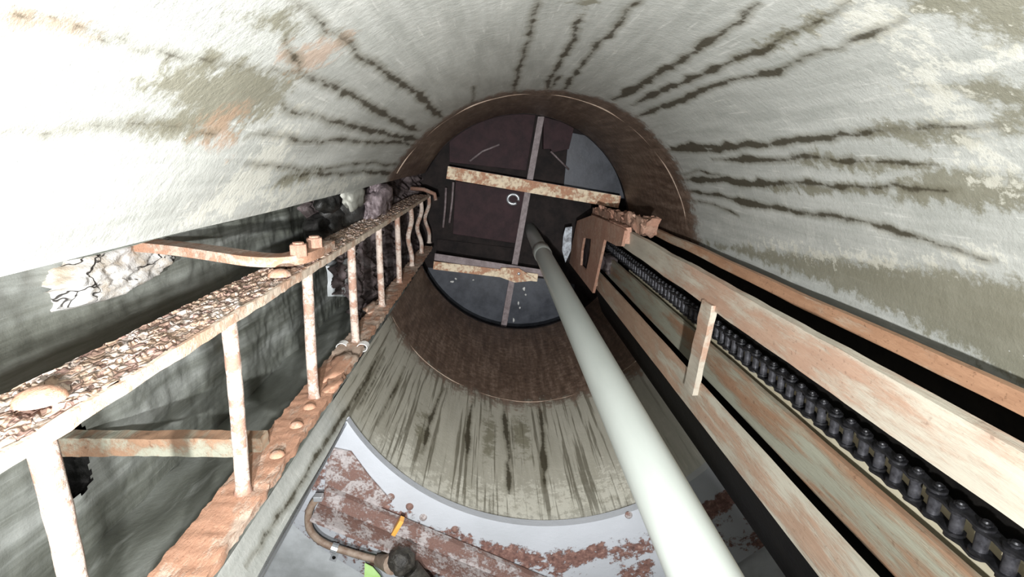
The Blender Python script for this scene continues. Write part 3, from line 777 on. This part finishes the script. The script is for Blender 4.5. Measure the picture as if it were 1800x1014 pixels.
# two white cable ties on the lower rail
for k, (dx, lab) in enumerate([(-0.026, 'white cable tie on the left edge of the lower ladder rail'), (0.030, 'white cable tie on the right edge of the lower ladder rail')]):
    zc_ = 1.405 if k == 0 else 1.40
    cx = -0.385 + dx
    loop = []
    for i in range(15):
        a = 2 * math.pi * i / 14
        loop.append(Vector((cx + 0.015 * math.cos(a), YB + 0.005 + 0.012 * math.sin(a), zc_)))
    mb = MB()
    vs = []
    for p in loop: vs += [p + Vector((0, 0, -0.014)), p + Vector((0, 0, 0.014))]
    ctr = Vector((cx, YB + 0.004, zc_))
    for p in loop:
        q = ctr + (p - ctr) * 0.86; vs += [q + Vector((0, 0, -0.014)), q + Vector((0, 0, 0.014))]
    fs = []
    for i in range(14):
        a = 2 * i; b = 30 + 2 * i
        fs += [(a, a + 2, a + 3, a + 1), (b, b + 1, b + 3, b + 2), (a, b, b + 2, a + 2), (a + 1, a + 3, b + 3, b + 1)]
    mb.add(vs, fs)
    t_ = obj('cable_tie', mb, M['tie'], bevel=0.001); tag(t_, lab, 'cable tie')

# ================================================================== PIPE
PX, PY, PR = 0.2300, 0.4460, 0.0385
ptop = 3.44
pp = empty('drain_pipe', (PX, PY, -H))
tag(pp, 'smooth grey plastic pipe rising up the middle of the shaft', 'pipe')
obj('pipe_length', MB().tube([(PX, PY, -H), (PX, PY, 0.6), (PX, PY, 1.6), (PX, PY, 2.52)], PR, 40), M['pipe'], pp, smooth='auto')
obj('pipe_length', MB().tube([(PX, PY, 2.50), (PX, PY, 3.0), (PX, PY, ptop - .05), (PX, PY, ptop)], [PR * 0.97] * 3 + [PR * 0.85], 40), M['pipe'], pp, smooth='auto')
obj('coupling', MB().tube([(PX, PY, 2.46), (PX, PY, 2.47), (PX, PY, 2.60), (PX, PY, 2.61)], [PR, PR + .004, PR + .004, PR], 40), M['pipe'], pp, smooth='auto')

# ================================================================== GUIDE FRAME AND CHAIN
GX = 0.50
gf = empty('guide_frame', (GX, 0.44, -H))
tag(gf, 'tall rusty guide frame of four rails holding the chain on the right', 'frame')
zb = -0.6
wave = lambda amp, sd: (lambda q, n_, e: q + Vector((0.6, 1, 0)) * (amp * nz((q.x, q.y, q.z * 2.5), 2.0, sd, 3)))
obj('guide_rail', MB().bar((GX, 0.575, zb), (GX, 0.575, 2.62), (0, 0.090, 0), (0.007, 0, 0), 90, 2, 1, wave(0.004, 1)), M['guide'], gf, smooth='auto', label='lower pale rail')
obj('guide_rail', MB().bar((GX, 0.298, zb), (GX, 0.298, 2.02), (0, 0.068, 0), (0.018, 0, 0), 90, 2, 1, wave(0.005, 2)), M['guide_pink'], gf, smooth='auto', label='upper wide rail with pink rust')
obj('guide_rail', MB().bar((0.605, 0.557, zb), (0.605, 0.557, 2.9), (0, 0.100, 0), (0.012, 0, 0), 90, 4, 1, wave(0.003, 3)), M['board'], gf, smooth='auto', label='broad greenish rail behind the lower one')
mb = MB().bar((0.655, 0.292, zb), (0.655, 0.292, 2.6), (0, 0.028, 0), (0.012, 0, 0), 90, 2, 1, wave(0.003, 4))
mb.bar((0.668, 0.289, zb), (0.668, 0.289, 2.6), (0, 0.006, 0), (0.026, 0, 0), 90, 1, 1, wave(0.003, 4))
obj('guide_rail', mb, M['outer'], gf, smooth='auto', label='narrow outer rail next to the shaft wall')
obj('back_plate', MB().bar((0.69, 0.479, zb), (0.69, 0.479, 3.0), (0, 0.32, 0), (0.008, 0, 0)).bar((0.640, 0.640, zb), (0.640, 0.640, 2.9), (0, 0.006, 0), (0.06, 0, 0)), M['black'], gf, label='black greased back plate')  # the second, narrow bar is added to blacken the gap between the rails
obj('shade_strip', MB().bar((0.525, 0.690, zb), (0.525, 0.690, 2.6), (0.045, 0.135, 0), (0.006, -0.002, 0)), M['black'], gf, label='added black shade strip behind the lower pale rail')  # added black strip stands in for the shadow right of the pipe
obj('wear_strip', MB().bar((0.662, 0.517, zb), (0.662, 0.517, 2.55), (0, 0.060, 0), (0.012, 0, 0), 160, 4, 1, wave(0.004, 6)), M['wear'], gf, smooth='auto', label='pale yellow strip behind the chain')
c0, c1 = at_x(1248, 532, GX - 0.010), at_x(1214, 686, GX - 0.010)
obj('crossbar', MB().bar(c0, c1, (0, 0.0, 0.060), (0.014, 0, 0), 10, 3, 1, pitted(0.0025)), M['guide_pink'], gf, smooth='auto', bevel=0.002)
obj('crossbar', MB().bar((GX - 0.012, 0.33, 2.50), (GX - 0.012, 0.60, 2.56), (0, 0, 0.12), (0.014, 0, 0), 10, 3, 1, pitted(0.0025)), M['guide'], gf, smooth='auto', bevel=0.002)

# slotted head plate
def plate_with_slot(outer, slot, d):
    bm = bmesh.new()
    def loop(pts):
        vs = [bm.verts.new(p) for p in pts]
        return [bm.edges.new((vs[i], vs[(i + 1) % len(vs)])) for i in range(len(vs))]
    es = loop(outer) + loop(slot)
    g_ = bmesh.ops.triangle_fill(bm, use_beauty=True, edges=es)
    faces = [f for f in g_['geom'] if isinstance(f, bmesh.types.BMFace)]
    r2 = bmesh.ops.extrude_face_region(bm, geom=faces)
    bmesh.ops.translate(bm, verts=[v for v in r2['geom'] if isinstance(v, bmesh.types.BMVert)], vec=d)
    bm.verts.index_update()
    mb = MB().add([v.co.copy() for v in bm.verts], [[v.index for v in f.verts] for f in bm.faces]); bm.free()
    return mb
XP = GX - 0.022
outer = [at_x(x, y, XP) for x, y in [(1018, 388), (1045, 378), (1098, 400), (1104, 405), (1098, 433), (1088, 432), (1067, 421), (1056, 470), (1046, 515), (1004, 462), (1010, 425)]]
slot = [at_x(x, y, XP) for x, y in [(1030, 418), (1043, 420), (1041, 445), (1034, 476), (1024, 466), (1026, 440)]]
obj('head_plate', plate_with_slot(outer, slot, (-0.012, 0, 0)), M['gusset'], gf, bevel=0.001, label='rusty slotted plate at the head of the frame')
obj('slot_back', MB().bar(at_x(1034, 410, XP + 0.03), at_x(1030, 485, XP + 0.03), (0, 0, 0.5), (0.01, 0, 0)), M['rock'], gf)  # dark sheet added behind the slot to make it look deep
obj('splice_plate', MB().bar(at_x(1104, 414, GX - 0.016), at_x(1075, 400, GX - 0.016), (0, 0.06, 0), (0.02, 0, 0), 20, 6, 2, pitted(0.006)), M['gusset'], gf, smooth='auto')
sl = MB().bar(at_x(1146, 400, 0.53), at_x(1050, 372, 0.53), (0, 0.05, 0.05), (0.05, 0, 0), 60, 8, 5,
              lambda q, n_, e: q + Vector((0.5, 1, 0.8)) * (0.020 * nz(q, 26, 3, 4)))
tag(obj('rust_slab', sl, M['gusset'], smooth='auto'), 'flaky salmon slab of rust on top of the guide frame', 'rust slab')
obj('rubble', lump(at_x(1068, 462, 0.60), 0.06, 31, (0.8, 0.8, 1.8), 3, 0.6), M['rock'], gf, smooth=True)

# roller chain: every link a part
PITCH = 0.0381
CX, CY = 0.617, 0.4665
ch = empty('roller_chain', (CX, CY, 0.30))
tag(ch, 'heavy black roller chain running up inside the guide frame', 'chain')
def link_plate(mb, z, y, t, h, waist):
    pts = []
    n = 7
    for s, z0 in ((1, z + PITCH), (-1, z)):
        for i in range(n):
            a = -math.pi / 2 + math.pi * i / (n - 1)
            pts.append((CX + math.sin(a) * h * (1 if s > 0 else -1), z0 + math.cos(a) * h * s * 0.92))
        if s > 0: pts.append((CX + waist, z + PITCH / 2))
        else: pts.append((CX - waist, z + PITCH / 2))
    poly = [(px, y - t / 2, pz) for px, pz in pts]
    mb.prism(poly, (0, t, 0))
def link(inner):
    z = 0.30; off = 0.0160 if inner else 0.0205
    plates = []
    for sg in (-1, 1):
        mb = MB(); link_plate(mb, z, CY + sg * off, 0.004, 0.0130 if inner else 0.0122, 0.0085 if inner else 0.0078); plates.append(mb)
    if inner:
        cross = [MB().tube([(CX, CY - 0.0155, z + k * PITCH), (CX, CY + 0.0155, z + k * PITCH)], 0.0082, 14) for k in (0, 1)]
    else:
        cross = [MB().tube([(CX, CY + y, z + k * PITCH) for y in (-0.030, -0.0275, -0.0274, -0.0250, -0.0249, 0.0226, 0.0227, 0.0250)],
                           [0.0042, 0.0052, 0.0078, 0.0078, 0.0052, 0.0052, 0.0070, 0.0070], 10) for k in (0, 1)]
    return plates, cross
protos = {}
for k in range(68):
    inner = k % 2 == 0
    if inner not in protos:
        plates, cross = link(inner)
        o = obj('inner_link' if inner else 'outer_link', plates[0], M['chain'], ch, smooth='auto')
        rs = [obj('link_plate', plates[1], M['chain'], o, smooth='auto')]
        rs += [obj('roller' if inner else 'pin', m_, M['roller'] if inner else M['chain'], o, smooth='auto') for m_ in cross]
        protos[inner] = (o, rs)
        o.location = (0, 0, k * PITCH)
    else:
        o0, rs = protos[inner]
        o = o0.copy(); COL.objects.link(o); o.parent = ch
        o.location = (0.0015 * math.sin(k * .7), 0.001 * math.sin(k * 1.9), k * PITCH)
        for r in rs:
            c = r.copy(); COL.objects.link(c); c.parent = o; c.location = (0, 0, 0)

# ================================================================== TOP OF THE SHAFT
def beam_face(name, mb, mat, parent, **k): return obj(name, mb, mat, parent, **k)
def angle_beam(label, p0, p1, face_h, leg, zt):
    t = empty('cross_beam', (p0 + p1) / 2); tag(t, label, 'beam')
    d = (p1 - p0).normalized(); n = Vector((0, 0, 1)).cross(d).normalized()   # horizontal, across
    return t, d, n
# upper beam
p0, p1 = at_z(786, 303, 3.06), at_z(1089, 355, 3.06)
t, d, n = angle_beam('rust and cream scaled beam crossing the hatch above the pipe end', p0, p1, .05, .05, 3.06)
obj('flange', MB().bar(p0, p1, n * 0.068, (0, 0, 0.010), 80, 5, 1, ruf(0.003, 30, 4)), M['beam'], t, smooth='auto')
obj('web', MB().bar(p0 - n * 0.03 + Vector((0, 0, 0.035)), p1 - n * 0.03 + Vector((0, 0, 0.035)), n * 0.01, (0, 0, 0.07), 40, 1, 3), M['beam_dark'], t)
# lower double beam
p0, p1 = at_z(762, 466, 3.06), at_z(945, 488, 3.06)
t, d, n = angle_beam('rusty double beam crossing the hatch over the slate panel', p0, p1, .05, .05, 3.06)
obj('flange', MB().bar(p0, p1, n * 0.046, (0, 0, 0.010), 60, 5, 1, ruf(0.003, 30, 5)), M['beam'], t, smooth='auto')
u0, u1 = at_z(764, 451, 3.08), at_z(975, 483, 3.08)
obj('top_flange', MB().bar(u0, u1, n * 0.040, (0, 0, 0.010), 40, 2, 1), M['beam_dark'], t, label='dull purple flange')
tri = [at_z(x, y, 3.045) for x, y in [(880, 470), (912, 471), (945, 492), (905, 496), (880, 487)]]
obj('corner_plate', MB().prism(tri, (0, 0, -0.008)), M['beam'], t)
obj('bolt_head', MB().dome(at_z(912, 481, 3.036), (0, 0, -1), 0.010, 0.008, 10, 3), M['zinc'], t, smooth=True)
# long bar behind the beams
tag(obj('hatch_bar', MB().bar(at_z(951, 205, 3.2), at_z(884, 580, 3.2), (0.036, 0, 0), (0, 0, 0.02), 60, 2, 1, ruf(0.002, 40, 5)), M['beam_dark'], smooth='auto'),
    'long straight purple grey bar running behind both beams', 'bar')
# panels
def panel(name, pts, z, mat, label, cat='panel', th=0.012):
    return tag(obj(name, MB().prism([at_z(x, y, z) for x, y in pts], (0, 0, th)), mat, bevel=0.002), label, cat)
dr = panel('hatch_door', [(801, 318), (925, 338), (908, 428), (796, 411)], 3.40, M['door'], 'dark maroon hatch door with a ring eye', 'door', 0.04)
pc = at_z(902, 350, 3.390)
lp = [pc + Vector((0.034 * math.cos(a), 0.030 * math.sin(a), -0.002 * math.sin(2 * a))) for a in np.linspace(0.9, 6.6, 22)]
obj('ring_eye', MB().tube(lp, 0.010, 8), M['zinc'], dr, smooth=True, label='pale ring eye')
panel('slate_panel', [(1000, 232), (1040, 240), (1075, 275), (1100, 350), (990, 335)], 3.43, M['slate'], 'slate blue panel right of the long bar above the upper beam')
panel('slate_panel', [(752, 470), (960, 490), (1010, 500), (1010, 595), (880, 595), (740, 560)], 3.43, M['slate'], 'slate blue panel with white chips below the double beam')
panel('maroon_panel', [(955, 205), (1010, 220), (1000, 262), (972, 268), (968, 262), (955, 262)], 3.38, M['door'], 'maroon gusset panel right of the long bar at the top edge', th=0.06)
panel('green_panel', [(768, 420), (905, 436), (905, 478), (768, 452)], 3.43, M['dark'], 'nearly black greenish panel between the door and the double beam')
panel('olive_panel', [(790, 200), (942, 200), (925, 300), (790, 285)], 3.43, M['door'], 'dull brown deck panel left of the long bar at the top edge')
panel('peeling_plate', [(994, 400), (1006, 398), (1004, 440), (994, 462), (988, 440), (990, 415)], 3.0, M['peel'], 'white peeling plate between the pipe and the slotted head plate', 'plate', 0.008)
tag(obj('stay_rod', MB().tube([at_z(826, 283, 3.425), at_z(848, 266, 3.424), at_z(878, 254, 3.425)], 0.006, 8), M['beam_dark'], smooth=True), 'thin curved stay rod left of the long bar above the upper beam', 'rod')
tag(obj('stay_rod', MB().tube([at_z(968, 266, 3.378), at_z(1000, 298, 3.42)], 0.006, 8), M['beam_dark'], smooth=True), 'thin slanted stay rod below the maroon gusset panel', 'rod')
for k, (x, y, w_, h_) in enumerate([(795, 495, .022, .01), (801, 490, .012, .012), (832, 492, .01, .008), (921, 508, .014, .022), (924, 518, .010, .012), (911, 533, .010, .022), (903, 563, .010, .03), (914, 541, .01, .012)]):
    p = at_z(x, y, 3.427)
    o = obj('paint_chip', lump(p, 1.0, k * 2.3, (w_ * .6, h_ * .6, 0.003), 2, 0.6), M['tie'], smooth=True)
    o.name = 'paint_chip'; o.parent = bpy.data.objects['slate_panel.001']; o.location = o.location - o.parent.location
